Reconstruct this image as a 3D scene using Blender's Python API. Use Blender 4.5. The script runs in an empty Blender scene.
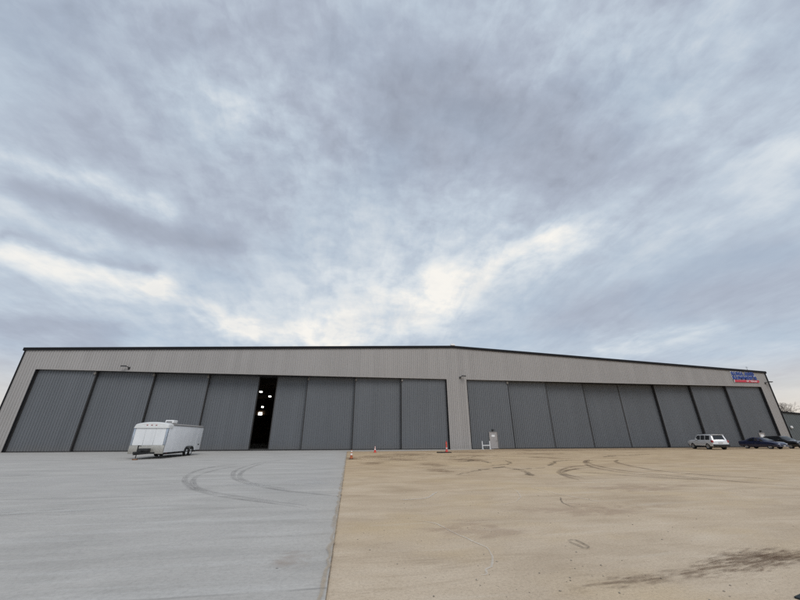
import bpy, bmesh, math, random
from mathutils import Vector, Matrix, noise as mnoise
random.seed(7)
R = math.radians
scene = bpy.context.scene
COL = scene.collection
CAM_D = 48.433            # camera stands this far in front of the hangar face (plane y = 0)

# ------------------------------------------------------------------ materials
def new_mat(name):
    m = bpy.data.materials.new(name); m.use_nodes = True
    nt = m.node_tree; nt.nodes.clear()
    out = nt.nodes.new('ShaderNodeOutputMaterial')
    return m, nt, out

class NT:
    """tiny node helper"""
    def __init__(s, nt): s.nt = nt
    def n(s, t, **kw):
        nd = s.nt.nodes.new(t)
        for k, v in kw.items(): setattr(nd, k, v)
        return nd
    def put(s, sock, v):
        if isinstance(v, bpy.types.NodeSocket): s.nt.links.new(v, sock)
        else:
            if hasattr(sock.default_value, '__len__') and not hasattr(v, '__len__'): v = (v,)*len(sock.default_value)
            if hasattr(v, '__len__') and len(sock.default_value) == 4 and len(v) == 3: v = (*v, 1)
            sock.default_value = v
    def math(s, op, a, b=None, c=None, clamp=False):
        nd = s.n('ShaderNodeMath', operation=op, use_clamp=clamp)
        s.put(nd.inputs[0], a)
        if b is not None: s.put(nd.inputs[1], b)
        if c is not None: s.put(nd.inputs[2], c)
        return nd.outputs[0]
    def vec(s, op, a, b=None, scale=None):
        nd = s.n('ShaderNodeVectorMath', operation=op)
        s.put(nd.inputs[0], a)
        if b is not None: s.put(nd.inputs[1], b)
        if scale is not None: s.put(nd.inputs['Scale'], scale)
        return nd.outputs['Value'] if op in ('DOT_PRODUCT', 'LENGTH', 'DISTANCE') else nd.outputs[0]
    def noise(s, vec, scale, detail=4, rough=.55, dist=0, out='Fac'):
        nd = s.n('ShaderNodeTexNoise'); s.put(nd.inputs['Vector'], vec)
        nd.inputs['Scale'].default_value = scale; nd.inputs['Detail'].default_value = detail
        nd.inputs['Roughness'].default_value = rough; nd.inputs['Distortion'].default_value = dist
        return nd.outputs[out]
    def ramp(s, f, stops, interp='LINEAR'):
        nd = s.n('ShaderNodeValToRGB'); s.put(nd.inputs[0], f)
        cr = nd.color_ramp; cr.interpolation = interp
        while len(cr.elements) < len(stops): cr.elements.new(.5)
        for e, (p, c) in zip(cr.elements, stops):
            e.position = p; e.color = (*c, 1) if len(c) == 3 else c
        return nd.outputs[0]
    def map(s, v, a, b, c=0, d=1):
        nd = s.n('ShaderNodeMapRange'); s.put(nd.inputs[0], v)
        for i, q in enumerate((a, b, c, d)): s.put(nd.inputs[i+1], q)
        return nd.outputs[0]
    def mix(s, f, a, b, mode='MIX'):
        nd = s.n('ShaderNodeMix', data_type='RGBA', blend_type=mode)
        s.put(nd.inputs[0], f); s.put(nd.inputs[6], a); s.put(nd.inputs[7], b)
        return nd.outputs[2]
    def scalev(s, vec, sx, sy, sz): return s.vec('MULTIPLY', vec, (sx, sy, sz))
    def comb(s, x, y, z):
        nd = s.n('ShaderNodeCombineXYZ')
        for i, q in enumerate((x, y, z)): s.put(nd.inputs[i], q)
        return nd.outputs[0]
    def sep(s, v):
        nd = s.n('ShaderNodeSeparateXYZ'); s.put(nd.inputs[0], v); return nd.outputs
    def coord(s, k='Object'): return s.n('ShaderNodeTexCoord').outputs[k]
    def pos(s): return s.n('ShaderNodeNewGeometry').outputs['Position']
    def bump(s, h, strength=.3, dist=.02):
        nd = s.n('ShaderNodeBump'); s.put(nd.inputs['Height'], h)
        nd.inputs['Strength'].default_value = strength; nd.inputs['Distance'].default_value = dist
        return nd.outputs[0]
    def bsdf(s, color, rough=.6, metal=0, normal=None, spec=None, coat=0):
        nd = s.n('ShaderNodeBsdfPrincipled')
        s.put(nd.inputs['Base Color'], color); s.put(nd.inputs['Roughness'], rough); s.put(nd.inputs['Metallic'], metal)
        if normal is not None: s.put(nd.inputs['Normal'], normal)
        if spec is not None: s.put(nd.inputs['Specular IOR Level'], spec)
        if coat: nd.inputs['Coat Weight'].default_value = coat; nd.inputs['Coat Roughness'].default_value = .05
        return nd.outputs[0]

def simple(name, col, rough=.6, metal=0, var=.18, scale=3.0, coat=0, streak=False, bump=0, spec=None, stretch=None):
    m, nt, out = new_mat(name); k = NT(nt)
    v = k.pos()
    if stretch: v = k.scalev(v, *stretch)
    f = k.noise(v, scale, 5, .6)
    if streak:
        f2 = k.noise(k.scalev(k.pos(), 1.2, 1.2, .05), 1.6, 4, .6)
        f = k.math('ADD', k.math('MULTIPLY', f, .5), k.math('MULTIPLY', f2, .5))
    lo = tuple(c*(1-var) for c in col); hi = tuple(min(1, c*(1+var)) for c in col)
    c = k.ramp(f, [(.3, lo), (.7, hi)])
    nrm = k.bump(k.noise(k.pos(), 40, 3), bump, .01) if bump else None
    r = k.map(f, .3, .7, max(.02, rough-.07), min(1, rough+.07))
    nt.links.new(k.bsdf(c, r, metal, nrm, spec, coat), out.inputs[0])
    return m

def glass_mat(name, col=(.012, .014, .017)):
    m, nt, out = new_mat(name); k = NT(nt)
    f = k.noise(k.pos(), 2.0, 3)
    c = k.ramp(f, [(.3, tuple(x*.7 for x in col)), (.7, tuple(x*1.4 for x in col))])
    nt.links.new(k.bsdf(c, .06, 0, None, .6), out.inputs[0])
    return m

def panel_mat(name, col, seam=0.0, dx=0.0):
    """painted ribbed sheet: faint panel-to-panel tone change, rain streaks, slight dirt near the ground"""
    m, nt, out = new_mat(name); k = NT(nt)
    p = k.pos(); X, Y, Z = k.sep(p)
    sheet = k.math('FLOOR', k.math('DIVIDE', X, .915))
    wn = k.n('ShaderNodeTexWhiteNoise', noise_dimensions='1D'); k.put(wn.inputs['W'], sheet)
    st = k.noise(k.scalev(p, 2.2, 2.2, .07), 1.5, 4, .6)
    big = k.noise(p, .16, 3)
    f = k.math('ADD', k.math('MULTIPLY', wn.outputs[0], .2), k.math('ADD', k.math('MULTIPLY', st, .5), k.math('MULTIPLY', big, .45)))
    c = k.ramp(f, [(.35, tuple(x*.92 for x in col)), (.8, tuple(x*1.09 for x in col))])
    grime = k.map(k.math('ADD', Z, k.math('MULTIPLY', k.noise(p, 1.3, 4), 1.2)), .3, 1.5, .22, 0)
    c = k.mix(grime, c, (.19, .155, .115))
    nt.links.new(k.bsdf(c, k.map(st, .3, .7, .42, .58), 0, None, .4), out.inputs[0])
    return m

M = {}
M['wall']   = panel_mat('tan_grey_ribbed_sheet', (.345, .328, .317))
M['door']   = panel_mat('slate_grey_ribbed_sheet', (.126, .134, .146))
M['trim']   = simple('charcoal_trim', (.009, .009, .011), .7, 0, .25, spec=.2)
M['jamb']   = simple('dark_jamb_metal', (.03, .029, .03), .55, 0, .25, streak=True)
M['edge']   = simple('door_edge_metal', (.036, .034, .034), .6, 0, .3, streak=True)
M['lighttrim'] = simple('pale_header_trim', (.31, .288, .272), .5, 0, .1)
M['roof']   = simple('galvalume_roof', (.33, .335, .34), .4, .3, .15)
M['tanmetal'] = simple('tan_bracket', (.20, .18, .16), .5, 0, .2)
M['black']  = simple('black_plastic', (.014, .014, .015), .5, 0, .3)
M['rubber'] = simple('tyre_rubber', (.012, .012, .012), .85, 0, .35)
M['white']  = simple('white_paint', (.72, .73, .74), .4, 0, .06, 2, streak=True)
M['whiteside'] = simple('white_trailer_skin', (.73, .74, .76), .38, 0, .07, 1.5, streak=True)
M['capwhite'] = simple('white_fibreglass', (.66, .66, .65), .35, 0, .06)
M['alu']    = simple('treadplate_aluminium', (.40, .385, .35), .42, .45, .2, 14)
M['alutrim'] = simple('polished_corner_trim', (.42, .47, .54), .3, .5, .15)
M['steel']  = simple('galvanised_steel', (.30, .30, .30), .45, .6, .2, 10)
M['rust']   = simple('rusty_wood_block', (.22, .105, .05), .85, 0, .35, 12)
M['doorwhite'] = simple('pale_grey_service_door', (.335, .315, .31), .5, 0, .08, streak=True)
M['signwhite'] = simple('white_sign_face', (.78, .78, .78), .4, 0, .04)
M['navy']   = simple('navy_letter_face', (.010, .045, .24), .4, 0, .15)
M['red']    = simple('red_sign_bar', (.50, .02, .05), .4, 0, .12)
M['orange'] = simple('faded_orange_cone', (.40, .105, .035), .6, 0, .25, 8)
M['redorange'] = simple('bright_red_orange_plastic', (.62, .05, .035), .5, 0, .15, 8)
M['reflect'] = simple('white_reflective_band', (.75, .72, .68), .4, 0, .08, 8)
M['silver'] = simple('silver_car_paint', (.70, .71, .73), .3, .12, .06, 2, coat=.6)
M['navycar'] = simple('dark_blue_black_car_paint', (.009, .015, .055), .16, .3, .15, 2, coat=1)
M['blackcar'] = simple('black_car_paint', (.009, .009, .011), .18, .1, .2, 2, coat=1)
M['glass']  = glass_mat('dark_car_glass')
M['chrome'] = simple('wheel_alloy', (.50, .50, .50), .3, .8, .1, 10)
M['lamp']   = simple('clear_headlight', (.62, .64, .68), .12, 0, .1, 10, coat=1)
M['redlamp'] = simple('red_tail_lamp', (.30, .012, .02), .2, 0, .2, 10, coat=1)
M['plate']  = simple('number_plate', (.55, .55, .55), .5, 0, .1, 10)
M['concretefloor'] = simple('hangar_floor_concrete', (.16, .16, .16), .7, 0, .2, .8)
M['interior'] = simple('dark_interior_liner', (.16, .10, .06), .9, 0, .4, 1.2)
M['annex']  = panel_mat('grey_green_annex_sheet', (.135, .150, .155))
M['bark']   = simple('dark_bark', (.045, .034, .028), .95, 0, .4, 8)
M['twig']   = simple('bare_twigs', (.060, .042, .035), .95, 0, .4, 4)
M['stone']  = simple('pale_pebble', (.30, .26, .21), .9, 0, .5, 20)
M['mat']    = simple('dark_rubber_mat', (.014, .02, .022), .8, 0, .3, 12, bump=.4)

def emit(name, col, s):
    m, nt, out = new_mat(name); k = NT(nt)
    f = k.noise(k.pos(), 3, 2)
    e = k.n('ShaderNodeEmission'); k.put(e.inputs[0], k.ramp(f, [(.3, tuple(c*.93 for c in col)), (.7, col)])); e.inputs[1].default_value = s
    nt.links.new(e.outputs[0], out.inputs[0]); return m
M['lit'] = emit('lit_lamp_panel', (1, .97, .9), 4)

# ------------------------------------------------------------------ ground materials
def make_dirt():
    m, nt, out = new_mat('packed_tan_dirt'); k = NT(nt)
    p = k.pos(); X, Y, Z = k.sep(p)
    big = k.noise(p, .11, 5, .6)
    mid = k.noise(k.scalev(p, .5, 1, 1), .9, 6, .65, .4)
    brush = k.noise(k.scalev(p, .35, 2.2, 1), 1.1, 6, .65, .8)
    fine = k.noise(p, 26, 5, .75)
    grit = k.noise(p, 120, 3, .7)
    near = k.map(k.math('ADD', Y, k.math('MULTIPLY', k.math('SUBTRACT', big, .5), 16)), -44, -26, 0, 1)
    c1 = k.ramp(mid, [(.3, (0.455, 0.358, 0.257)), (.55, (0.554, 0.448, 0.332)), (.75, (0.622, 0.516, 0.395))])
    c2 = k.ramp(mid, [(.3, (0.396, 0.283, 0.173)), (.55, (0.515, 0.385, 0.246)), (.75, (0.599, 0.464, 0.319))])
    c = k.mix(near, c1, c2)
    orange = k.map(k.noise(k.scalev(p, .7, 1, 1), .33, 4, .6), .52, .68, 0, .55)
    c = k.mix(orange, c, (0.551, 0.416, 0.252))
    pale = k.map(brush, .56, .72, 0, .38)
    c = k.mix(pale, c, (0.645, 0.563, 0.456))
    dark = k.map(brush, .44, .30, 0, .40)
    c = k.mix(dark, c, (0.340, 0.253, 0.171))
    # worn brown strip of ground running along the front of the doors
    strip = k.map(k.math('ADD', Y, k.math('MULTIPLY', k.math('SUBTRACT', mid, .5), 9)), -9, -3, 0, .45)
    c = k.mix(strip, c, (0.268, 0.190, 0.130))
    c = k.mix(.75, c, k.ramp(fine, [(.25, (.66, .65, .64)), (.5, (1, 1, 1)), (.8, (1.24, 1.24, 1.24))]), 'MULTIPLY')
    c = k.mix(.35, c, k.ramp(grit, [(.3, (.55, .52, .5)), (.5, (1, 1, 1)), (.75, (1.3, 1.3, 1.3))]), 'MULTIPLY')
    spk = k.n('ShaderNodeTexVoronoi'); k.put(spk.inputs['Vector'], p); spk.inputs['Scale'].default_value = 5.5
    sp = k.math('MULTIPLY', k.math('LESS_THAN', spk.outputs['Distance'], .06), k.map(k.noise(p, 1.7, 3), .5, .62, 0, .75))
    c = k.mix(sp, c, (.10, .085, .07))
    h = k.math('ADD', k.math('MULTIPLY', fine, .6), k.math('ADD', k.math('MULTIPLY', mid, 1.6), k.math('MULTIPLY', grit, .25)))
    nt.links.new(k.bsdf(c, .95, 0, k.bump(h, .45, .03), .15), out.inputs[0])
    return m

def make_concrete():
    m, nt, out = new_mat('broom_finished_concrete'); k = NT(nt)
    p = k.pos(); X, Y, Z = k.sep(p)
    big = k.noise(p, .10, 5, .6)
    mid = k.noise(k.scalev(p, .45, 1.2, 1), .8, 6, .62, .5)
    streak = k.noise(k.scalev(p, .16, 2.4, 1), 1.0, 6, .62, .5)
    fine = k.noise(p, 22, 5, .75)
    broom = k.noise(k.scalev(p, .8, 30, 1), 2.0, 4, .7)
    c = k.ramp(mid, [(.28, (.362, .345, .320)), (.52, (.434, .413, .384)), (.75, (.495, .471, .437))])
    c = k.mix(k.map(streak, .55, .72, 0, .42), c, (.55, .538, .515))
    c = k.mix(k.map(streak, .45, .30, 0, .25), c, (.31, .30, .29))
    c = k.mix(k.map(big, .5, .68, 0, .28), c, (.31, .296, .292))
    # warm dust blown in from the dirt along the seam
    dust = k.map(k.math('ADD', X, k.math('MULTIPLY', k.math('SUBTRACT', k.noise(p, 1.1, 5, .7), .5), 2.2)), -1.0, .6, 0, .30)
    c = k.mix(dust, c, (.40, .35, .29))
    c = k.mix(.6, c, k.ramp(fine, [(.25, (.66, .66, .66)), (.5, (1, 1, 1)), (.8, (1.22, 1.22, 1.22))]), 'MULTIPLY')
    c = k.mix(.35, c, k.ramp(broom, [(.3, (.82, .82, .82)), (.7, (1.14, 1.14, 1.14))]), 'MULTIPLY')
    # sawn contraction joints on a 7.3 m grid
    def joint(v, off):
        w = k.math('ADD', v, k.math('MULTIPLY', k.math('SUBTRACT', k.noise(p, 3, 3), .5), .02))
        fr = k.math('FRACT', k.math('DIVIDE', k.math('ADD', w, off), 7.3))
        d = k.math('MULTIPLY', k.math('ABSOLUTE', k.math('SUBTRACT', fr, .5)), 7.3)
        return k.map(d, 0.008, .035, .6, 0)
    j = joint(Y, 200.6)
    j = k.math('MULTIPLY', j, k.map(k.noise(p, .5, 4), .38, .6, .1, .9))
    c = k.mix(j, c, (.17, .165, .16))
    spk = k.n('ShaderNodeTexVoronoi'); k.put(spk.inputs['Vector'], p); spk.inputs['Scale'].default_value = 1.6
    sp = k.math('MULTIPLY', k.math('LESS_THAN', spk.outputs['Distance'], .03), .7)
    c = k.mix(sp, c, (.12, .11, .105))
    h = k.math('ADD', k.math('MULTIPLY', fine, .5), k.math('MULTIPLY', broom, .5))
    nt.links.new(k.bsdf(c, .85, 0, k.bump(h, .2, .01), .25), out.inputs[0])
    return m
M['dirt'] = make_dirt(); M['concrete'] = make_concrete()

def mark_mat(name, col, strength, breakup=.5, scale=2.0, lines=0):
    """see-through mark worn into the ground: soft across its width, broken up along it (UV.x across, UV.y along in metres)"""
    m, nt, out = new_mat(name); k = NT(nt)
    uv = k.coord('UV'); U, V, _ = k.sep(uv); p = k.pos()
    a = k.math('SUBTRACT', 1, k.math('POWER', k.math('ABSOLUTE', k.math('SUBTRACT', k.math('MULTIPLY', U, 2), 1)), 2.5), clamp=True)
    f = k.noise(p, scale, 5, .7)
    a = k.math('MULTIPLY', a, k.map(f, .5-breakup*.4, .5+breakup*.25, .12, 1))
    if lines:
        l = k.noise(k.comb(k.math('MULTIPLY', U, lines), k.math('MULTIPLY', V, .25), 0), 1.0, 3, .6)
        a = k.math('MULTIPLY', a, k.map(l, .36, .56, .25, 1))
    L = k.noise(p, .5, 3)
    a = k.math('MULTIPLY', a, k.map(L, .35, .6, .45, 1))
    a = k.math('MULTIPLY', a, strength, clamp=True)
    t = k.n('ShaderNodeBsdfTransparent'); mx = k.n('ShaderNodeMixShader')
    nt.links.new(a, mx.inputs[0]); nt.links.new(t.outputs[0], mx.inputs[1])
    nt.links.new(k.bsdf(col, .9, 0, None, .1), mx.inputs[2]); nt.links.new(mx.outputs[0], out.inputs[0])
    return m
def stain_mat(name, col, strength, sx, sy, lo=.46, hi=.62):
    """irregular streaky stain fading out towards the rim of its patch"""
    m, nt, out = new_mat(name); k = NT(nt)
    U, V, _ = k.sep(k.coord('UV')); p = k.coord('Object')
    r = k.vec('LENGTH', k.comb(k.math('SUBTRACT', k.math('MULTIPLY', U, 2), 1), k.math('SUBTRACT', k.math('MULTIPLY', V, 2), 1), 0))
    base = k.map(r, .25, 1.0, 1, 0)
    f = k.noise(k.scalev(p, sx, sy, 1), 1.0, 6, .68, .9)
    a = k.map(k.math('ADD', f, k.math('MULTIPLY', k.math('SUBTRACT', base, .6), .22)), lo, hi, 0, strength)
    a = k.math('MULTIPLY', a, k.map(r, .55, 1.0, 1, 0), clamp=True)
    t = k.n('ShaderNodeBsdfTransparent'); mx = k.n('ShaderNodeMixShader')
    nt.links.new(a, mx.inputs[0]); nt.links.new(t.outputs[0], mx.inputs[1])
    nt.links.new(k.bsdf(col, .9, 0, None, .1), mx.inputs[2]); nt.links.new(mx.outputs[0], out.inputs[0])
    return m
M['track_c'] = mark_mat('tyre_track_on_concrete', (.17, .16, .16), .38, .5, 1.2, 7)
M['track_d'] = mark_mat('tyre_track_on_dirt', (.14, .095, .07), .72, .45, 1.2, 6)
M['chalk'] = mark_mat('chalky_trace', (.70, .66, .60), .85, 1.2, 9)
M['crack'] = mark_mat('dark_crack', (.09, .075, .065), .8, .8, 6)
M['skid'] = mark_mat('dark_rut', (.06, .042, .035), .85, .6, 3, 4)
M['palewash'] = stain_mat('pale_wash_on_concrete', (.56, .55, .53), .55, .5, 2.5)
M['brownstain'] = stain_mat('brown_wet_streaks', (.165, .102, .064), .52, 2.4, 24, .51, .66)
M['brownfar'] = stain_mat('brown_damp_patch', (.23, .145, .09), .55, .8, 2.4, .48, .70)
M['pinkstain'] = stain_mat('reddish_dust', (.40, .28, .21), .22, .8, 1.6)

# ------------------------------------------------------------------ mesh helpers
class MB:
    def __init__(s): s.bm = bmesh.new(); s.uvl = None
    def v(s, *p): return s.bm.verts.new(p)
    def face(s, pts):
        vs = [q if isinstance(q, bmesh.types.BMVert) else s.bm.verts.new(q) for q in pts]
        try: return s.bm.faces.new(vs)
        except ValueError: return None
    def box(s, x0, x1, y0, y1, z0, z1, mat=None):
        r = bmesh.ops.create_cube(s.bm, size=1)
        vs = r['verts']
        for q in vs:
            q.co = Vector((x0+(q.co.x+.5)*(x1-x0), y0+(q.co.y+.5)*(y1-y0), z0+(q.co.z+.5)*(z1-z0)))
            if mat is not None: q.co = mat @ q.co
        return vs
    def bevelbox(s, x0, x1, y0, y1, z0, z1, w, seg=2, mat=None):
        vs = s.box(x0, x1, y0, y1, z0, z1)
        es = list({e for q in vs for e in q.link_edges})
        r = bmesh.ops.bevel(s.bm, geom=es, offset=w, segments=seg, affect='EDGES', profile=.5)
        if mat is not None:
            done = set(r['verts']) | {q for q in vs if q.is_valid}
            for q in done: q.co = mat @ q.co
    def tube(s, a, b, r0, r1=None, n=10, cap=True):
        r1 = r0 if r1 is None else r1
        a, b = Vector(a), Vector(b); d = (b-a).normalized()
        up = Vector((0, 0, 1)) if abs(d.z) < .95 else Vector((1, 0, 0))
        u = d.cross(up).normalized(); w = d.cross(u)
        A = [s.bm.verts.new(a+(u*math.cos(t)+w*math.sin(t))*r0) for t in [2*math.pi*i/n for i in range(n)]]
        B = [s.bm.verts.new(b+(u*math.cos(t)+w*math.sin(t))*r1) for t in [2*math.pi*i/n for i in range(n)]]
        for i in range(n): s.bm.faces.new((A[i], A[(i+1) % n], B[(i+1) % n], B[i]))
        if cap: s.bm.faces.new(A[::-1]); s.bm.faces.new(B)
    def lathe(s, prof, n=24, mat=None):
        """profile (radius, height) turned about local Z"""
        rings = []
        for r, z in prof:
            ring = []
            for i in range(n):
                t = 2*math.pi*i/n; q = Vector((r*math.cos(t), r*math.sin(t), z))
                ring.append(s.bm.verts.new(mat @ q if mat else q))
            rings.append(ring)
        for a, b in zip(rings, rings[1:]):
            for i in range(n): s.bm.faces.new((a[i], a[(i+1) % n], b[(i+1) % n], b[i]))
        if prof[0][0] > 1e-4: s.bm.faces.new(rings[0][::-1])
        if prof[-1][0] > 1e-4: s.bm.faces.new(rings[-1])
    def prism(s, poly, y0, y1, mat=None):
        """polygon in XZ pushed along Y"""
        A = [Vector((x, y0, z)) for x, z in poly]; B = [Vector((x, y1, z)) for x, z in poly]
        if mat is not None: A = [mat @ q for q in A]; B = [mat @ q for q in B]
        A = [s.bm.verts.new(q) for q in A]; B = [s.bm.verts.new(q) for q in B]
        n = len(A)
        s.bm.faces.new(A[::-1]); s.bm.faces.new(B)
        for i in range(n): s.bm.faces.new((A[i], A[(i+1) % n], B[(i+1) % n], B[i]))
    def build(s, name, mat, parent=None, smooth=None, recalc=True):
        if recalc: bmesh.ops.recalc_face_normals(s.bm, faces=s.bm.faces)
        me = bpy.data.meshes.new(name); s.bm.to_mesh(me); s.bm.free()
        if smooth is not None:
            for f in me.polygons: f.use_smooth = True
            me.set_sharp_from_angle(angle=R(smooth))
        me.materials.append(mat)
        o = bpy.data.objects.new(name, me); COL.objects.link(o)
        if parent is not None: o.parent = parent
        return o

def tag(o, label=None, cat=None, group=None, kind=None):
    if label: o['label'] = label
    if cat: o['category'] = cat
    if group: o['group'] = group
    if kind: o['kind'] = kind
    return o
def empty(name, loc=(0, 0, 0), rz=0, label=None, cat=None, group=None):
    o = bpy.data.objects.new(name, None); o.empty_display_size = .3
    COL.objects.link(o); o.location = loc; o.rotation_euler = (0, 0, rz)
    return tag(o, label, cat, group)

# ------------------------------------------------------------------ ground
mb = MB()
mb.face([(-3000, -3000, 0), (3000, -3000, 0), (3000, 3000, 0), (-3000, 3000, 0)])
dirt = tag(mb.build('ground', M['dirt']), kind='structure')

def edge_x(y): return .57 + .0152*y*1.0      # seam between concrete and dirt
mb = MB()
loop = [(-260, -260)]
y = -260.0
while y < -4.2:
    loop.append((edge_x(y) + .018*(mnoise.noise(Vector((y*.9, 3, 0))))+.006*mnoise.noise(Vector((y*5, 8, 0))), y))
    y += 1.2 if y < -60 else .22
# strip of paving that carries on along the foot of the hangar
x = edge_x(-4.2)
while x < 21:
    loop.append((x, -4.2 + max(0, x-9)*.30 + .35*mnoise.noise(Vector((x*.5, 1, 4))))); x += .5
loop += [(21.5, .35), (-260, .35)]
top = [mb.v(a, b, .022) for a, b in loop]; bot = [mb.v(a, b, -.05) for a, b in loop]
mb.bm.faces.new(top)
for i in range(len(top)):
    j = (i+1) % len(top); mb.bm.faces.new((top[i], bot[i], bot[j], top[j]))
apron = tag(mb.build('concrete_apron', M['concrete']), kind='structure')

zlift = [0]
def smooth_path(pts, step=.25):
    P = [Vector((a, b, 0)) for a, b in pts]; P = [P[0]*2-P[1]] + P + [P[-1]*2-P[-2]]
    out = []
    for i in range(1, len(P)-2):
        p0, p1, p2, p3 = P[i-1:i+3]; n = max(2, int((p2-p1).length/step))
        for k in range(n):
            t = k/n
            out.append(.5*((2*p1)+(p2-p0)*t+(2*p0-5*p1+4*p2-p3)*t*t+(3*p1-p0-3*p2+p3)*t**3))
    out.append(P[-2]); return out
def ribbon(name, pts, w, mat, base, parent, jitter=0, wvar=.25, label=None):
    P = smooth_path(pts, .12 if jitter else .25); mb = MB(); uvl = mb.bm.loops.layers.uv.new('UVMap')
    zlift[0] += 1; z = base + .004 + (zlift[0] % 14)*.0012
    L = []; acc = 0
    for i, q in enumerate(P):
        d = (P[min(i+1, len(P)-1)]-P[max(i-1, 0)]).normalized(); nrm = Vector((-d.y, d.x, 0))
        if i: acc += (q-P[i-1]).length
        ww = w*.5*(1+wvar*mnoise.noise(q*1.7+Vector((0, 0, zlift[0]))))
        taper = min(1, .25+min(i, len(P)-1-i)/max(1, len(P)*.12)); ww *= taper
        j = nrm*(mnoise.noise(q*3.1)*jitter + mnoise.noise(q*9.3)*jitter*.6) if jitter else Vector()
        L.append((mb.v(*(q+nrm*ww+j).xy, z), mb.v(*(q-nrm*ww+j).xy, z), acc))
    for a, b in zip(L, L[1:]):
        f = mb.bm.faces.new((a[0], a[1], b[1], b[0]))
        for lp, uv in zip(f.loops, ((0, a[2]), (1, a[2]), (1, b[2]), (0, b[2]))): lp[uvl].uv = uv
    o = mb.build(name, mat, parent, recalc=False)
    return o
def patch(name, cx, cy, w, h, rz, mat, base, parent):
    mb = MB(); uvl = mb.bm.loops.layers.uv.new('UVMap')
    zlift[0] += 1; z = base + .004 + (zlift[0] % 14)*.0012
    f = mb.face([(-w/2, -h/2, 0), (w/2, -h/2, 0), (w/2, h/2, 0), (-w/2, h/2, 0)])
    for lp, uv in zip(f.loops, ((0, 0), (1, 0), (1, 1), (0, 1))): lp[uvl].uv = uv
    o = mb.build(name, mat, parent, recalc=False); o.location = (cx, cy, z); o.rotation_euler = (0, 0, rz)
    return o
ZC = .022
conc = [[(-6.36, -23.03), (-7.21, -25.14), (-7.31, -28.07), (-6.46, -31.56), (-5.08, -34.58), (-3.89, -36.25), (-3.07, -37.05), (-2.08, -37.85), (-0.95, -38.79)], [(-5.74, -24.7), (-6.4, -27.15), (-6.41, -29.92), (-5.81, -32.43), (-4.77, -34.78), (-3.71, -36.1), (-2.71, -37.01), (-1.84, -37.8), (-0.78, -38.62)], [(-4.47, -20.22), (-5.47, -23.19), (-5.45, -27.69), (-4.77, -30.88), (-4.03, -32.83), (-3.0, -34.46), (-1.84, -35.84), (-0.71, -36.78), (-0.04, -37.35)], [(-4.55, -22.19), (-5.1, -24.31), (-4.96, -28.14), (-4.47, -30.93), (-3.82, -32.77), (-2.86, -34.32), (-1.72, -35.59)]]
for q in conc: ribbon('tyre_track', q, .26, M['track_c'], ZC, apron)
drt = [[(18.75, -23.52), (16.95, -24.99), (15.21, -27.96), (14.17, -31.26), (14.32, -33.48), (14.73, -35.15), (15.09, -36.64), (15.62, -37.71)], [(18.64, -23.02), (16.52, -25.32), (14.24, -28.99), (13.38, -32.19), (13.75, -34.06), (14.55, -35.93)], [(20.35, -23.82), (18.6, -25.7), (17.11, -28.3), (15.97, -31.35), (15.89, -33.4), (16.64, -34.88), (17.43, -36.03), (17.89, -36.24)], [(15.57, -28.02), (12.99, -29.05), (10.73, -31.31), (9.71, -33.36), (9.36, -34.78)], [(14.32, -29.28), (12.4, -30.24), (10.68, -31.72), (10.05, -33.09), (10.0, -34.19)], [(11.48, -31.86), (12.97, -34.25), (14.2, -35.61)]]
for q in drt: ribbon('tyre_track', q, .30, M['track_d'], 0, dirt)
for q in [[(8.29, -28.75), (9.05, -29.15), (9.33, -30.41)], [(9.06, -28.62), (9.01, -31.01), (8.27, -33.11)]]: ribbon('rut', q, .34, M['skid'], 0, dirt, jitter=.12, wvar=.8)
rnd = random.Random(21)
for i in range(14):
    x, y = rnd.uniform(2.2, 15), rnd.uniform(-33, -9)
    if i > 11: x, y = rnd.uniform(20, 48), rnd.uniform(-26, -9)
    a = rnd.gauss(0, .5); L = rnd.uniform(.6, 2.0)*(1 + (y+34)*.05); P2 = [(x, y)]
    for q in range(3): a += rnd.gauss(0, .35); x += math.cos(a)*L; y += math.sin(a)*L; P2.append((x, y))
    ribbon('rut', P2, rnd.uniform(.10, .34)*(1+(y+34)*.03), M['skid'] if i % 3 else M['track_d'], 0, dirt, jitter=.16, wvar=1.3)
for a in [(.6, -18.5, 3.4, 7), (4.4, -20.5, 5, 5), (2.0, -24, 3, 5), (12, -16, 7, 5), (16.5, -20, 4, 6)]:
    patch('damp_patch', *a, rnd.uniform(-.4, .4), M['brownfar'], 0, dirt)
chk = [[(1.55, -40.52), (1.78, -40.65), (1.93, -40.89), (2.03, -41.42), (2.18, -41.93), (2.27, -42.37), (2.29, -42.54), (2.25, -42.74), (2.18, -43.0), (2.02, -43.27), (1.93, -43.35), (1.9, -43.47), (1.84, -43.53), (1.79, -43.51)], [(1.63, -38.04), (2.05, -38.03), (2.45, -37.85), (3.01, -36.82)], [(5.57, -36.35), (5.62, -36.83), (5.11, -38.12), (4.6, -38.84), (4.17, -39.13), (3.73, -39.23)], [(6.4, -36.5), (6.43, -37.5), (6.6, -38.46), (6.81, -39.21)]]
for i, q in enumerate(chk): ribbon('chalk_trace', q, (.035, .10, .03, .05)[i], M['chalk'], 0, dirt, jitter=.035 if i == 0 else .05, wvar=.7)
crk = [[(6.19, -38.39), (5.79, -39.11), (5.66, -39.61), (5.75, -39.79)], [(3.77, -42.34), (3.91, -42.32), (3.91, -42.57), (3.88, -42.73), (3.77, -42.73), (3.77, -42.52), (3.75, -42.38)]]
for q in crk: ribbon('scuff', q, .045, M['crack'], 0, dirt, jitter=.02)
ribbon('crack', [(-1.87, -41.38), (-1.34, -41.4), (-.93, -41.41), (-.56, -41.38), (-.14, -41.35)], .022, M['crack'], ZC, apron, jitter=.02, wvar=.6)
ribbon('edge_joint', [(edge_x(q)+.012, q) for q in (-46, -42, -38, -30, -20, -10, -5)], .022, M['crack'], 0, dirt, jitter=.006, wvar=.6)
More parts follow.
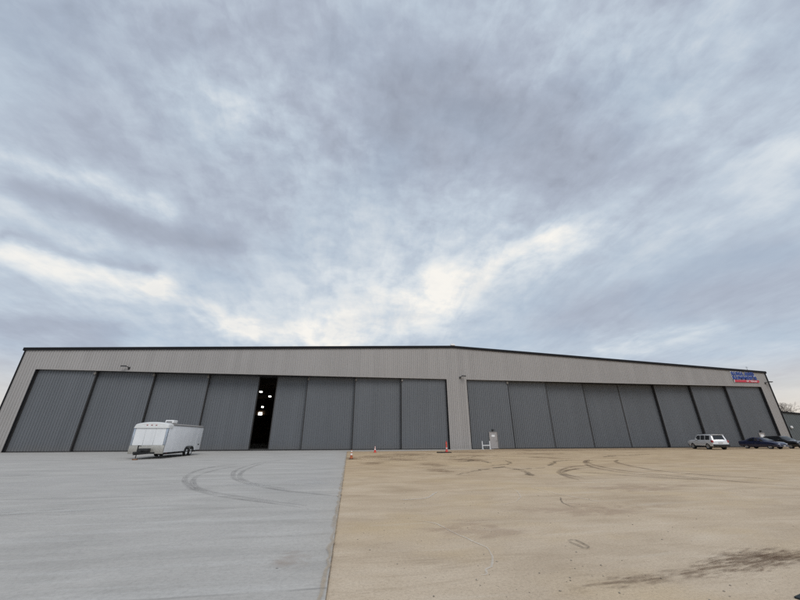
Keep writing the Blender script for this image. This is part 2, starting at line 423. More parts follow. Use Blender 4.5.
M['dusty'] = mark_mat('tan_dust_over_seam', (.48, .38, .27), .75, 1.0, 9)
ribbon('seam_dust', [(edge_x(q)-.03, q) for q in (-46, -42, -38, -30, -20, -10, -5)], .10, M['dusty'], ZC, apron, jitter=.05, wvar=1.2)
ribbon('crack', [(-9.5, -38.9), (-7.6, -38.7), (-5.4, -38.85), (-3.2, -38.6), (-1.4, -38.7)], .02, M['crack'], ZC, apron, jitter=.03, wvar=.9)
patch('pale_wash', -3.2, -34.2, 3.2, 1.1, R(-8), M['palewash'], ZC, apron)
patch('pale_wash', -.9, -34.0, 1.6, 1.2, 0, M['palewash'], ZC, apron)
patch('pale_wash', -9, -38.5, 9, 2.2, R(4), M['palewash'], ZC, apron)
patch('pinkish_dust', -.65, -42.6, .9, 1.1, 0, M['pinkstain'], ZC, apron)
patch('brown_stain', 5.5, -43.68, 4.2, 1.0, R(10), M['brownstain'], 0, dirt)
patch('brown_stain', 6.0, -43.45, 2.8, .9, R(10), M['brownstain'], 0, dirt)
patch('brown_stain', 3.7, -43.95, 3.0, .55, R(7), M['brownstain'], 0, dirt)
patch('brown_stain', 6.4, -43.6, 2.4, .9, R(8), M['brownstain'], 0, dirt)
for a in [(3.2, -16.5, 7, 8), (6.5, -13, 8, 9), (9.5, -22, 5, 6), (14, -9, 10, 7), (26, -5.5, 16, 5), (38, -4.8, 18, 5), (5.6, -26, 3.5, 5), (5.0, -30, 2.4, 4), (52, -6, 14, 6), (20, -14, 8, 6)]:
    patch('damp_patch', *a, 0, M['brownfar'], 0, dirt)
for a in [(6, -40, 5, 2.5), (2.6, -41.3, 3, 2.2), (10, -37, 6, 3)]:
    patch('reddish_dust', *a, R(5), M['pinkstain'], 0, dirt)

# loose pebbles lying on the dirt (nobody could count them)
mb = MB()
for i in range(150):
    if i < 130: px, py = random.uniform(.3, 9), -44.6 + abs(random.gauss(0, 4.0))
    else: px, py = random.uniform(1.6, 3.6), random.uniform(-44.3, -43.4)
    r = random.choice((.004, .006, .008, .011)) * (1.0 if i < 182 else 1.4)
    m = Matrix.Translation((px, py, r*.45)) @ Matrix.Rotation(random.random()*6, 4, 'Z') @ Matrix.Diagonal((random.uniform(.9, 1.6), 1, random.uniform(.5, .8), 1))
    bmesh.ops.create_icosphere(mb.bm, subdivisions=1, radius=r, matrix=m)
tag(mb.build('gravel', M['stone']), kind='stuff', label='loose pebbles scattered over the tan dirt', cat='gravel')

# ------------------------------------------------------------------ hangar
SL, SR, RIDGE = -40.66, 72.79, 15.9
EAVE, RID, HEAD = 12.15, 14.58, 9.59
DEPTH = 62.0
def roof_z(s): return RID - (RID-EAVE)*(abs(s-RIDGE)/((RIDGE-SL) if s < RIDGE else (SR-RIDGE)))
hangar = empty('aircraft_hangar', (RIDGE, 0, 0), 0,
    'huge tan grey metal hangar with low gable and two rows of dark sliding doors', 'hangar')
def H(mb, name, mat, parent=None, smooth=None):
    """build in world metres and parent to the hangar"""
    o = mb.build(name, mat, None, smooth)
    p = parent or hangar
    o.parent = p; o.matrix_parent_inverse = Matrix.Translation((-RIDGE, 0, 0))
    return o
def ribs(x0, x1, pitch=.305, flat=.19, slope=.022, depth=.055):
    """break points of a ribbed sheet: (x, proud)"""
    pts = []; k = math.floor(x0/pitch)
    while k*pitch < x1:
        b = k*pitch
        for dx, d in ((0, 0), (flat, 0), (flat+slope, depth), (pitch-slope, depth)):
            if x0 < b+dx < x1: pts.append((b+dx, d))
        k += 1
    def at(x):
        t = (x/pitch - math.floor(x/pitch))*pitch
        if t <= flat: return 0
        if t < flat+slope: return depth*(t-flat)/slope
        if t < pitch-slope: return depth
        return depth*(pitch-t)/slope
    return [(x0, at(x0))] + pts + [(x1, at(x1))]
def ribbed(mb, x0, x1, y, zlo, zhi, axis='x', sgn=-1):
    P = ribs(x0, x1); prev = None
    for x, d in P:
        a = (x, y+sgn*d, zlo(x)) if axis == 'x' else (y+sgn*d, x, zlo(x))
        b = (x, y+sgn*d, zhi(x)) if axis == 'x' else (y+sgn*d, x, zhi(x))
        cur = (mb.v(*a), mb.v(*b))
        if prev: mb.bm.faces.new((prev[0], cur[0], cur[1], prev[1]))
        prev = cur
LO, LI = -38.65, 14.55      # left opening
RO, RI = 17.75, 70.75       # right opening
top = lambda s: roof_z(s)-.05
mb = MB()
for x0, x1, z in ((SL, LO, .02), (LO, LI, HEAD), (LI, RIDGE, .02), (RIDGE, RO, .02), (RO, RI, HEAD), (RI, SR, .02)):
    ribbed(mb, x0, x1, 0, lambda s, z=z: z, top)
H(mb, 'front_wall', M['wall'])
mb = MB(); ribbed(mb, 0, DEPTH, SL, lambda s: 0, lambda s: EAVE-.05, 'y', -1); H(mb, 'side_wall', M['wall'])
mb = MB(); ribbed(mb, 0, DEPTH, SR, lambda s: 0, lambda s: EAVE-.05, 'y', 1); H(mb, 'side_wall', M['wall'])
mb = MB(); ribbed(mb, SL, RIDGE, DEPTH, lambda s: 0, top, sgn=1); ribbed(mb, RIDGE, SR, DEPTH, lambda s: 0, top, sgn=1); H(mb, 'back_wall', M['wall'])
# roof: two slabs
mb = MB()
for a, b in ((SL-.25, RIDGE), (RIDGE, SR+.25)):
    A, B = roof_z(a), roof_z(b)
    mb.prism([(a, A-.03), (b, B-.03), (b, B+.06), (a, A+.06)], -.05, DEPTH+.3)
H(mb, 'roof', M['roof'])
# dark rake trim along the gable, dark corner trims
mb = MB()
for a, b in ((SL-.28, RIDGE), (RIDGE, SR+.28)):
    A, B = roof_z(a), roof_z(b)
    mb.prism([(a, A-.27), (b, B-.27), (b, B+.09), (a, A+.09)], -.17, -.052)
H(mb, 'rake_trim', M['trim'])
mb = MB(); mb.box(SL-.10, SL+.07, -.10, .12, 0, EAVE-.28); H(mb, 'corner_trim', M['trim'])
mb = MB(); mb.box(SR-.07, SR+.10, -.10, .12, 0, EAVE-.28); H(mb, 'corner_trim', M['trim'])
mb = MB(); mb.box(SL-.34, SL-.12, -.04, DEPTH, EAVE-.30, EAVE-.06); H(mb, 'gutter', M['trim'])
mb = MB(); mb.box(SR+.12, SR+.34, -.04, DEPTH, EAVE-.30, EAVE-.06); H(mb, 'gutter', M['trim'])
# base trim under the piers
for a, b in ((SL, LO), (LI, RO), (RI, SR)):
    mb = MB(); mb.box(a+.1, b-.1, -.075, .1, 0, .10); H(mb, 'base_trim', M['lighttrim'])
# opening trims: header flashing, soffit, jambs
for a, b in ((LO, LI), (RO, RI)):
    mb = MB(); mb.box(a-.06, b+.06, -.075, .02, HEAD-.05, HEAD+.06); H(mb, 'header_trim', M['lighttrim'])
    mb = MB(); mb.box(a, b, .022, 3.2, HEAD-.03, HEAD+.55); H(mb, 'header_soffit', M['jamb'])
    for q, sg in ((a, -1), (b, 1)):
        mb = MB(); mb.box(min(q, q+sg*.25), max(q, q+sg*.25), .02, 3.2, 0, HEAD-.04); H(mb, 'door_jamb', M['jamb'])
        mb = MB(); mb.box(q-.045, q+.045, -.075, .018, 0, HEAD-.1); H(mb, 'jamb_trim', M['trim'])
    mb = MB()
    for dy in (.34, .76, 1.18, 1.60): mb.box(a, b, dy+.1, dy+.2, 0, .036)
    H(mb, 'floor_rail', M['edge'])
mb = MB()
for a, b in ((LO, LI), (RO, RI)): mb.box(a+.05, b-.05, -.30, -.10, .0225, .034)
H(mb, 'trench_drain', M['edge'])
# inside
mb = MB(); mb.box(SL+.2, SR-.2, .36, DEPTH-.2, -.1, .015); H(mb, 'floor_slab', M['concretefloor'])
mb = MB()
mb.box(SL+.3, SR-.3, DEPTH-.5, DEPTH-.35, 0, EAVE-.4)
for z in (1.5, 3, 4.5, 6, 7.5, 9, 10.5): mb.box(SL+.3, SR-.3, DEPTH-.75, DEPTH-.5, z, z+.22)
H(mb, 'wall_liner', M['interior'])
mb = MB()
for a, b in ((SL+.3, RIDGE), (RIDGE, SR-.3)):
    A, B = roof_z(a)-.5, roof_z(b)-.5
    mb.prism([(a, A), (b, B), (b, B+.12), (a, A+.12)], 3.3, DEPTH-.6)
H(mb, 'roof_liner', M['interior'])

# sliding doors: eight leaves per opening, nested on four tracks
LAY = [.34, .76, 1.18, 1.60]
def at_depth(s_f, lay): return s_f*(CAM_D+lay)/CAM_D      # sight line through the opening plane -> that track
TH = .28
def sliding_door(x0, x1, lay, near_right, bracket, label=None):
    """leaf > side_edge (each), guide_bracket, bottom_seal"""
    mb = MB(); y = LAY[lay]
    ribbed(mb, x0, x1, y, lambda s: .10, lambda s: HEAD+.35)
    vs = mb.box(x0+.01, x1-.01, y+.005, y+TH, .06, HEAD+.35)
    o = H(mb, 'sliding_door', M['door'])
    if label: o['label'] = label
    for q in (x0, x1):
        mb = MB(); w = .055
        mb.box(q-w, q+w, y-.055, y+TH+.01, .05, HEAD+.35)
        e = H(mb, 'side_edge', M['edge'])
        e.parent = o; e.matrix_parent_inverse = Matrix.Identity(4)
    mb = MB(); mb.box(x0+.06, x1-.06, y-.03, y+TH, .038, .12)
    e = H(mb, 'bottom_seal', M['edge']); e.parent = o; e.matrix_parent_inverse = Matrix.Identity(4)
    if bracket is not None:
        q = x0 + .12 if bracket < 0 else x1 - .10
        mb = MB(); mb.box(q-.10, q+.10, y-.20, y-.06, HEAD-.50, HEAD-.22); mb.tube((q, y-.14, HEAD-.24), (q, y-.14, HEAD+.2), .045)
        mb.tube((q-.13, y-.13, HEAD-.36), (q+.13, y-.13, HEAD-.36), .09, n=12)
        e = H(mb, 'guide_bracket', M['tanmetal']); e.parent = o; e.matrix_parent_inverse = Matrix.Identity(4)
    return o
doors = []
lay = [0, 1, 2, 3, 3, 2, 1, 0]
lf = [LO, -31.8, -24.93, -18.25, -11.82]
for i in range(4):
    L = lay[i]
    x0 = LO+.02 if i == 0 else at_depth(lf[i], L) - .25
    if L: x0 = at_depth(lf[i], LAY[L-1]) - .05
    doors.append(sliding_door(x0, at_depth(lf[i+1], LAY[L]), L, True, 1 if i < 3 else None))
rf = [-9.44, -5.4, 1.15, 7.78, LI]
for i in range(4):
    L = lay[4+i]
    x0 = at_depth(rf[i], LAY[L]) if i == 0 else at_depth(rf[i], LAY[L])
    x1 = LI-.02 if i == 3 else at_depth(rf[i+1], LAY[L-1]) + .30
    doors.append(sliding_door(x0, x1, L, False, -1 if i else None))
rr = [RO, 24.2, 30.4, 36.7, 42.82, 49.55, 56.5, 63.5, RI]
for i in range(8):
    L = lay[i]
    if i < 4:
        x0 = RO+.02 if i == 0 else at_depth(rr[i], LAY[L-1]) - .4
        x1 = at_depth(rr[i+1], LAY[L])
        b = 1 if i == 0 else None
    else:
        x0 = at_depth(rr[i], LAY[L]) + (.12 if i == 4 else 0)
        x1 = RI-.02 if i == 7 else at_depth(rr[i+1], LAY[L-1]) + .4
        b = None
    doors.append(sliding_door(x0, x1, L, i >= 4, b))

# the first leaf of the right opening carries a personnel door; so does the last one
def personnel(parent_pt, x0, x1, h, y, lbl, sign):
    mb = MB(); mb.bevelbox(x0+.06, x1-.06, y-.10, y-.045, .06, h-.05, .008, 1)
    d = H(mb, 'service_door', M['doorwhite']); d['label'] = lbl
    def sub(mb, name, mat):
        e = H(mb, name, mat); e.parent = d; e.matrix_parent_inverse = Matrix.Translation((-RIDGE, 0, 0)) @ Matrix.Translation((RIDGE, 0, 0)) if False else Matrix.Identity(4)
        return e
    mb = MB(); mb.box(x0, x0+.056, y-.13, y-.043, .03, h); mb.box(x1-.056, x1, y-.13, y-.043, .03, h); mb.box(x0+.056, x1-.056, y-.13, y-.043, h-.046, h)
    sub(mb, 'door_frame', M['lighttrim'])
    mb = MB(); mb.bevelbox(x1-.22, x1-.14, y-.14, y-.10, 1.0, 1.16, .01, 1); mb.tube((x1-.18, y-.17, 1.05), (x1-.32, y-.17, 1.05), .014); mb.tube((x1-.18, y-.14, 1.05), (x1-.18, y-.17, 1.05), .014)
    sub(mb, 'handle', M['steel'])
    if sign:
        c = (x0+x1)/2; mb = MB(); mb.bevelbox(c-.27, c+.21, y-.118, y-.102, 1.60, 1.86, .006, 1); sub(mb, 'door_sign', M['signwhite'])
    else:
        c = (x0+x1)/2; mb = MB(); mb.bevelbox(c-.30, c+.30, y-.118, y-.102, 1.35, 1.85, .006, 1); sub(mb, 'door_sign', M['signwhite'])
    c = (x0+x1)/2; mb = MB()
    mb.bevelbox(c-.13, c+.13, y-.26, y-.04, h+.16, h+.36, .03, 2)
    sub(mb, 'door_lamp', M['black'])
    return d
# parts of the leaf keep world metres: the hangar root is the only offset in the chain
personnel(doors[8], 20.55, 21.78, 2.26, LAY[0], 'light grey personnel door with a white notice, left end of the right door row', True)
personnel(doors[15], 67.0, 68.1, 2.15, LAY[0], 'pale personnel door half hidden behind the dark blue sedan', False)

# ------------------------------------------------------------------ things fixed to the hangar
def wall_light(x, z, sx, label):
    t = empty('wall_light', (x, -.045, z), 0, label, 'wall light', 'wall lights on the hangar front')
    mb = MB(); mb.bevelbox(-.11, .11, -.06, 0, -.16, .16, .015, 1); mb.build('mount_plate', M['black'], t)
    mb = MB(); P = [Vector((0, -.04, .02)), Vector((sx*.10, -.20, .14)), Vector((sx*.24, -.34, .19))]
    for a, b in zip(P, P[1:]): mb.tube(a, b, .045, n=8)
    mb.build('arm', M['black'], t, 40)
    mb = MB(); m = Matrix.Translation((sx*.46, -.50, .18)) @ Matrix.Rotation(math.atan2(-.5, sx*1.0), 4, 'Z') @ Matrix.Rotation(R(6), 4, 'Y')
    mb.bevelbox(-.30, .30, -.16, .16, -.06, .07, .03, 2, m); mb.build('lamp_head', M['black'], t, 40)
    mb = MB(); mb.bevelbox(-.22, .22, -.11, .11, -.085, -.062, .008, 1, m); mb.build('lens', M['lamp'], t)
    return t
wall_light(-28.2, 9.95, -1, 'black arm lamp above the second door leaf from the left')
wall_light(16.7, 9.80, 1, 'black arm lamp on the pier between the two door rows')
wall_light(72.0, 10.15, 1, 'black arm lamp by the right corner of the hangar, below the blue sign')
t = empty('roof_beacon', (RIDGE-.05, -.11, RID+.09), 0, 'small white light box on the peak of the gable', 'beacon')
mb = MB(); mb.bevelbox(-.34, .34, -.14, .14, 0, .26, .04, 2); mb.build('housing', M['signwhite'], t, 40)
mb = MB(); mb.lathe([(.09, .26), (.09, .36), (.05, .42), (0.0, .43)], 14); mb.build('lens', M['lamp'], t, 40)
t = empty('antenna', (69.9, .3, roof_z(69.9)+.07), 0, 'thin dark mast standing on the roof above the blue sign', 'antenna')
mb = MB(); mb.tube((0, 0, 0), (0, 0, .75), .022, .012, 8); mb.build('mast', M['trim'], t)
mb = MB(); mb.lathe([(.12, 0), (.12, .05), (.03, .08)], 12); mb.build('base', M['trim'], t)
mb = MB(); mb.tube((-.28, 0, .62), (.28, 0, .62), .014, n=6); mb.tube((0, -.2, .5), (0, .2, .5), .014, n=6); mb.build('crossbar', M['trim'], t)

# sign: two rows of navy letters with a white outline over a red bar
def text_mesh(body, size, offset, extrude, width=None, bold=0, shear=0):
    cu = bpy.data.curves.new('lettering', 'FONT'); cu.body = body; cu.size = size; cu.offset = offset; cu.extrude = extrude; cu.shear = shear
    cu.space_character = 1.16
    o = bpy.data.objects.new('tmp', cu); COL.objects.link(o); bpy.context.view_layer.update()
    me = bpy.data.meshes.new_from_object(o.evaluated_get(bpy.context.evaluated_depsgraph_get()))
    bpy.data.objects.remove(o)
    xs = [v.co.x for v in me.vertices]; ys = [v.co.y for v in me.vertices]
    return me, min(xs), max(xs), min(ys), max(ys)
sign = empty('hangar_sign', (65.5, -.05, 10.2), 0, 'blue white-edged lettering over a red bar, high at the right end of the hangar', 'sign')
def lettering(body, x0, x1, z0, z1, y, mat, name, offset, grow=0, extrude=.03):
    me, a, b, c, d = text_mesh(body, 1.0, offset, extrude)
    sx = (x1-x0)/(b-a); sz = (z1-z0)/(d-c)
    for v in me.vertices: v.co = Vector((x0+(v.co.x-a)*sx, y-v.co.z, z0+(v.co.y-c)*sz))
    me.materials.clear(); me.materials.append(mat); me.name = name
    o = bpy.data.objects.new(name, me); COL.objects.link(o); o.parent = sign
    return o
ROWS = (('RUNA AND', .06, 4.75, 1.14, 1.78), ("RUMMER'S", .04, 4.98, .46, 1.09))
for body, x0, x1, z0, z1 in ROWS:
    lettering(body, x0, x1, z0, z1, -.075, M['navy'], 'lettering', .065)
    lettering(body, x0-.07, x1+.07, z0-.06, z1+.06, -.035, M['signwhite'], 'letter_outline', .09, extrude=.012)
mb = MB(); mb.prism([(.18, .02), (5.15, .02), (5.32, .40), (.32, .40)], -.10, -.052); mb.build('red_bar', M['red'], sign)
mb = MB(); mb.prism([(.08, -.01), (.16, -.01), (.28, .42), (.20, .42)], -.10, -.052); mb.build('bar_end', M['signwhite'], sign)
lettering('OF', 2.6, 3.1, .10, .33, -.115, M['signwhite'], 'bar_lettering', .02, extrude=.008)
lettering('TEXAS', 3.35, 4.75, .10, .33, -.115, M['signwhite'], 'bar_lettering', .02, extrude=.008)

# lit lamps seen through the open gap
for x, y, z, w, hh, nm, lb in ((-16.1, 20, 9.6, .42, .22, 'high_bay_lamp', 'lit ceiling lamp inside the open gap, highest of the lamps there'),
                       (-17.5, 35, 10.35, .48, .25, 'high_bay_lamp', 'lit ceiling lamp inside the open gap, rightmost of the lamps there'),
                       (-18.8, 35, 8.0, .40, .28, 'high_bay_lamp', 'lit lamp inside the open gap, just above the big bright square')):
    t = empty(nm, (x, y, z), 0, lb, 'lamp', 'lamps inside the hangar')
    mb = MB(); mb.bevelbox(-w/2, w/2, -.3, .3, -hh/2, hh/2, .03, 1); mb.build('diffuser', M['lit'], t)
    mb = MB(); mb.bevelbox(-w/2-.04, w/2+.04, -.34, .34, hh/2+.002, hh/2+.12, .02, 1); mb.tube((0, 0, hh/2+.12), (0, 0, roof_z(x)-.45-z), .025, n=6); mb.build('housing', M['black'], t)
t = empty('lit_panel', (-24.95, DEPTH-.76, 8.1), 0, 'bright square light on the far wall inside the open gap', 'lamp')
mb = MB(); mb.box(-.6, .45, -.06, -.005, -.40, .38); mb.build('diffuser', M['lit'], t)
mb = MB(); mb.box(-.72, -.602, -.08, 0, -.5, .5); mb.box(.452, .57, -.08, 0, -.5, .5); mb.box(-.6, .45, -.08, 0, .382, .5); mb.box(-.6, .45, -.08, 0, -.5, -.402); mb.build('frame', M['black'], t)

# ------------------------------------------------------------------ neighbour building and bare trees on the right
annex = empty('metal_building', (95, 4, 0), 0, 'low grey green metal building beyond the right end of the hangar', 'building')
ax0, ax1 = -21.6, 30.0
mb = MB(); P = []
ribbed(mb, ax0, ax1, 0, lambda s: 0, lambda s: 6.05-(s-ax0)*.085*.8)
mb.build('front_wall', M['annex'], annex)
mb = MB(); mb.prism([(ax0, 6.0), (ax1, 6.0-(ax1-ax0)*.068), (ax1, 0), (ax0, 0)], .06, 18); mb.build('rear_wall', M['annex'], annex)
mb = MB(); mb.prism([(ax0-.15, 6.0), (ax1+.2, 6.0-(ax1-ax0)*.068), (ax1+.2, 6.22-(ax1-ax0)*.068), (ax0-.15, 6.22)], -.25, 18.2); mb.build('roof', M['trim'], annex)
t = empty('wall_pack_lamp', (79.55, 3.93, 3.12), 0, 'small white lamp on the front of the low grey building', 'wall light')
mb = MB(); mb.bevelbox(-.22, .22, -.22, 0, -.2, .22, .06, 2); mb.build('housing', M['signwhite'], t, 40)
mb = MB(); mb.bevelbox(-.16, .16, -.25, -.222, -.15, .1, .01, 1); mb.build('lens', M['lamp'], t)

def bare_tree(x, y, h, seed, label, spread=.5):
    rnd = random.Random(seed)
    t = empty('bare_tree', (x, y, 0), 0, label, 'tree', 'bare trees beyond the hangar')
    tr, tw = MB(), MB()
    def grow(p, d, l, r, lev):
        q = p + d*l; r2 = r*.66
        (tr if lev < 3 else tw).tube(p, q, r, r2, 7 if lev < 2 else (4 if lev < 4 else 3), cap=False)
        if lev >= 7: return
        n = 2 if lev < 2 else rnd.choice((2, 3, 3))
        for i in range(n):
            a = rnd.uniform(0, 6.283); tilt = rnd.uniform(.25, .85)*(.8 if lev < 2 else 1)
            ax = d.orthogonal().normalized(); ax.rotate(Matrix.Rotation(a, 3, d))
            nd = (d*math.cos(tilt) + ax*math.sin(tilt)); nd = (nd + Vector((0, 0, .18))).normalized()
            grow(q if i else q - d*l*.15*rnd.random(), nd, l*rnd.uniform(.66, .84), max(.012, r2*rnd.uniform(.7, .95)), lev+1)
    grow(Vector((0, 0, -.1)), Vector((rnd.uniform(-.08, .08), rnd.uniform(-.08, .08), 1)).normalized(), h*.26, h*.026, 0)
    tr.build('trunk', M['bark'], t, 60, recalc=False); tw.build('crown', M['twig'], t, None, recalc=False)
    return t
bare_tree(139, 42, 12.8, 3, 'leafless tree above the low grey building, nearest the frame edge')
bare_tree(134.5, 45, 11.6, 5, 'leafless tree above the low grey building, middle of three')
bare_tree(128, 46, 10.2, 9, 'leafless tree just right of the hangar corner, lowest of three')
bare_tree(147, 50, 13.5, 12, 'tall leafless tree far behind the low grey building')

# ------------------------------------------------------------------ wheels, cars
def wheel(parent, x, y, z, r, w, side, axis='Y', spokes=6, cap=True):
    """wheel > tyre? here: tyre mesh with rim child; axle along local Y"""
    m = Matrix.Translation((x, y, z)) @ Matrix.Rotation(R(-90*side), 4, 'X')
    mb = MB(); mb.lathe([(r*.60, -w/2), (r*.92, -w/2), (r, -w/2+.035), (r, w/2-.035), (r*.92, w/2), (r*.64, w/2), (r*.62, w/2-.03), (r*.60, -w/2)], 28, m)
    ty = mb.build('wheel', M['rubber'], parent, 40)
    mb = MB(); mb.lathe([(r*.63, w/2-.028), (r*.615, w/2-.01), (r*.57, w/2-.03), (r*.52, w/2-.055), (r*.50, w/2-.09), (.0, w/2-.09)], 24, m)
    for i in range(spokes):
        mm = m @ Matrix.Rotation(2*math.pi*i/spokes, 4, 'Z')
        mb.bevelbox(.04, r*.56, -r*.075, r*.075, w/2-.085, w/2-.028, .01, 1, mm)
    mb.lathe([(r*.15, w/2-.088), (r*.15, w/2-.02), (r*.1, w/2-.012), (0, w/2-.012)], 12, m)
    rim = mb.build('rim', M['chrome'], ty, 40)
    return ty

def loft_body(stations):
    mb = MB(); rings = []
    for x, zb, hw, zs, hr, zr in stations:
        zm = zb+(zs-zb)*.45
        half = [(hw*.80, zb), (hw*.95, zb+.05), (hw*.995, zm), (hw*.99, zs-.10*(zs-zb)), (hw*.955, zs), (hr+.0, zr-.05), (hr*.92, zr-.012), (hr*.5, zr+.012)]
        ring = [(0, zb)] + half + [(0, zr+.02)] + [(-a, b) for a, b in half[::-1]]
        rings.append([mb.v(x, a, b) for a, b in ring])
    n = len(rings[0])
    for A, B in zip(rings, rings[1:]):
        for i in range(n): mb.bm.faces.new((A[i], A[(i+1) % n], B[(i+1) % n], B[i]))
    mb.bm.faces.new(rings[0]); mb.bm.faces.new(rings[-1][::-1])
    return mb
def cut_arches(o, spots, r, halfw):
    cut = MB()
    for x, y, z in spots:
        m = Matrix.Translation((x, y, z)) @ Matrix.Rotation(R(90), 4, 'X')
        cut.lathe([(r, -halfw), (r, halfw)], 28, m)
    c = cut.build('cutter', M['black'])
    md = o.modifiers.new('b', 'BOOLEAN'); md.object = c; md.operation = 'DIFFERENCE'; md.solver = 'EXACT'
    bpy.context.view_layer.update()
    me = bpy.data.meshes.new_from_object(o.evaluated_get(bpy.context.evaluated_depsgraph_get()))
    o.modifiers.clear(); old = o.data; o.data = me; me.name = old.name
    bpy.data.objects.remove(c)
    me.set_sharp_from_angle(angle=R(32))

def lerp_station(st, x):
    for a, b in zip(st, st[1:]):
        if a[0] <= x <= b[0]:
            t = (x-a[0])/(b[0]-a[0]+1e-9); return [p+(q-p)*t for p, q in zip(a, b)]
    return st[-1]
def side_pt(st, x, t, sg, off=.010):
    _, zb, hw, zs, hr, zr = lerp_station(st, x)
    y = hw*.955 + (hr-hw*.955)*t; z = zs + (zr-.05-zs)*t
    return Vector((x, sg*(y+off), z+off*.3))
def top_pt(st, x, f, off=.010, nx=0):
    _, zb, hw, zs, hr, zr = lerp_station(st, x)
    y = hr*f; af = abs(f)
    z = zr+.02 if af < .01 else (zr+.02-(.008)*af/.5 if af <= .5 else zr+.012-(.024)*(af-.5)/.42)
    return Vector((x+nx*off, y, z+off))
def car(name, loc, rz, label, st, paint, wheels, r, tw, sidewin, ws, rw, suv=False, group=None):
    t = empty(name, loc, rz, label, 'car', group)
    body = loft_body(st).build('body', paint, t, 32)
    hw = max(s[2] for s in st)
    spots = [(x, sg*(hw-.12), r*1.02) for x in wheels for sg in (-1, 1)]
    cut_arches(body, spots, r*1.14, .22)
    # dark underbody so the arches are not see-through
    mb = MB(); mb.box(st[0][0]+.35, st[-1][0]-.35, -hw*.62, hw*.62, .26, .62); mb.build('underbody', M['black'], t)
    for x in wheels:
        for sg in (-1, 1): wheel(t, x, sg*(hw-.13), r, r, tw, sg)
    for sg in (-1, 1):
        for poly in sidewin:
            mb = MB(); P = [side_pt(st, x, q, sg) for x, q in poly]
            mb.face(P if sg < 0 else P[::-1]); mb.build('side_window', M['glass'], t)
        mb = MB(); xm = ws[0]+.02
        b = side_pt(st, ws[1]-.18, .12, sg, .02)
        mb.bevelbox(b.x-.10, b.x+.08, min(b.y, b.y+sg*.20), max(b.y, b.y+sg*.20), b.z-.03, b.z+.12, .03, 2); mb.build('mirror', paint, t, 40)
    def screen(xa, xb, nm, fwd, fa=.86, fb=.84):
        mb = MB(); n = 4
        rows = [[top_pt(st, xa, f*fa/.92*.92, .012, fwd) for f in (-.9, -.5, 0, .5, .9)], [top_pt(st, xb, f*fb/.84*.84, .012, fwd) for f in (-.9, -.5, 0, .5, .9)]]
        V = [[mb.v(*p) for p in r_] for r_ in rows]
        for i in range(4): mb.bm.faces.new((V[0][i], V[0][i+1], V[1][i+1], V[1][i]))
        mb.build(nm, M['glass'], t)
    screen(*ws, 'windscreen', 1); screen(*rw, 'rear_window', -1)
    return t, hw
def add(t, name, mat, f, smooth=40):
    mb = MB(); f(mb); return mb.build(name, mat, t, smooth)

# silver SUV, nose towards the hangar (local +x = forward)
suv = [(-2.48, .44, .90, .92, .84, 1.02), (-2.45, .42, .94, 1.02, .86, 1.10), (-2.40, .40, .97, 1.10, .86, 1.16), (-2.22, .38, .985, 1.12, .76, 1.76), (-2.05, .37, .99, 1.12, .74, 1.84), (-.6, .36, .99, 1.12, .745, 1.88),
       (.35, .36, .99, 1.11, .74, 1.86), (.52, .36, .99, 1.11, .74, 1.80), (1.22, .36, .985, 1.09, .84, 1.17), (1.9, .38, .975, 1.08, .86, 1.15), (2.30, .40, .96, 1.04, .86, 1.11), (2.42, .42, .93, .98, .84, 1.05), (2.47, .46, .90, .92, .82, .98)]
sw = [[(-2.02, .10), (-1.20, .10), (-1.20, .88), (-1.98, .86)], [(-1.08, .10), (-.32, .10), (-.32, .88), (-1.08, .88)], [(-.20, .10), (.78, .10), (.42, .86), (-.20, .88)]]
T, hw = car('parked_car', (49.25, -6.1, 0), R(90-17), 'silver sport utility vehicle parked nose toward the hangar doors', suv, M['silver'], (-1.45, 1.50), .40, .27, sw, (1.16, .56), (-2.385, -2.235), True, 'cars parked at the right end')
add(T, 'rear_bumper', M['black'], lambda m: m.bevelbox(-2.60, -2.42, -.94, .94, .40, .66, .05, 2))
add(T, 'front_bumper', M['black'], lambda m: m.bevelbox(2.40, 2.58, -.92, .92, .38, .62, .05, 2))
for s in (-1, 1):
    add(T, 'tail_lamp', M['redlamp'], lambda m: m.bevelbox(-2.50, -2.22, min(s*.80, s*.985), max(s*.80, s*.985), .86, 1.16, .03, 2))
    add(T, 'headlight', M['lamp'], lambda m: m.bevelbox(2.30, 2.52, min(s*.6, s*.93), max(s*.6, s*.93), .78, .97, .03, 2))
    add(T, 'sill', M['black'], lambda m: m.bevelbox(-.98, 1.02, min(s*.88, s*1.0), max(s*.88, s*1.0), .32, .46, .03, 2))
    add(T, 'roof_rail', M['black'], lambda m: m.tube((-1.9, s*.62, 1.93), (.1, s*.62, 1.94), .025, n=8))
add(T, 'number_plate', M['plate'], lambda m: m.bevelbox(-2.53, -2.505, -.26, .26, .80, .94, .005, 1))
add(T, 'rear_spoiler', M['silver'], lambda m: m.bevelbox(-2.36, -2.05, -.70, .70, 1.80, 1.85, .02, 2))

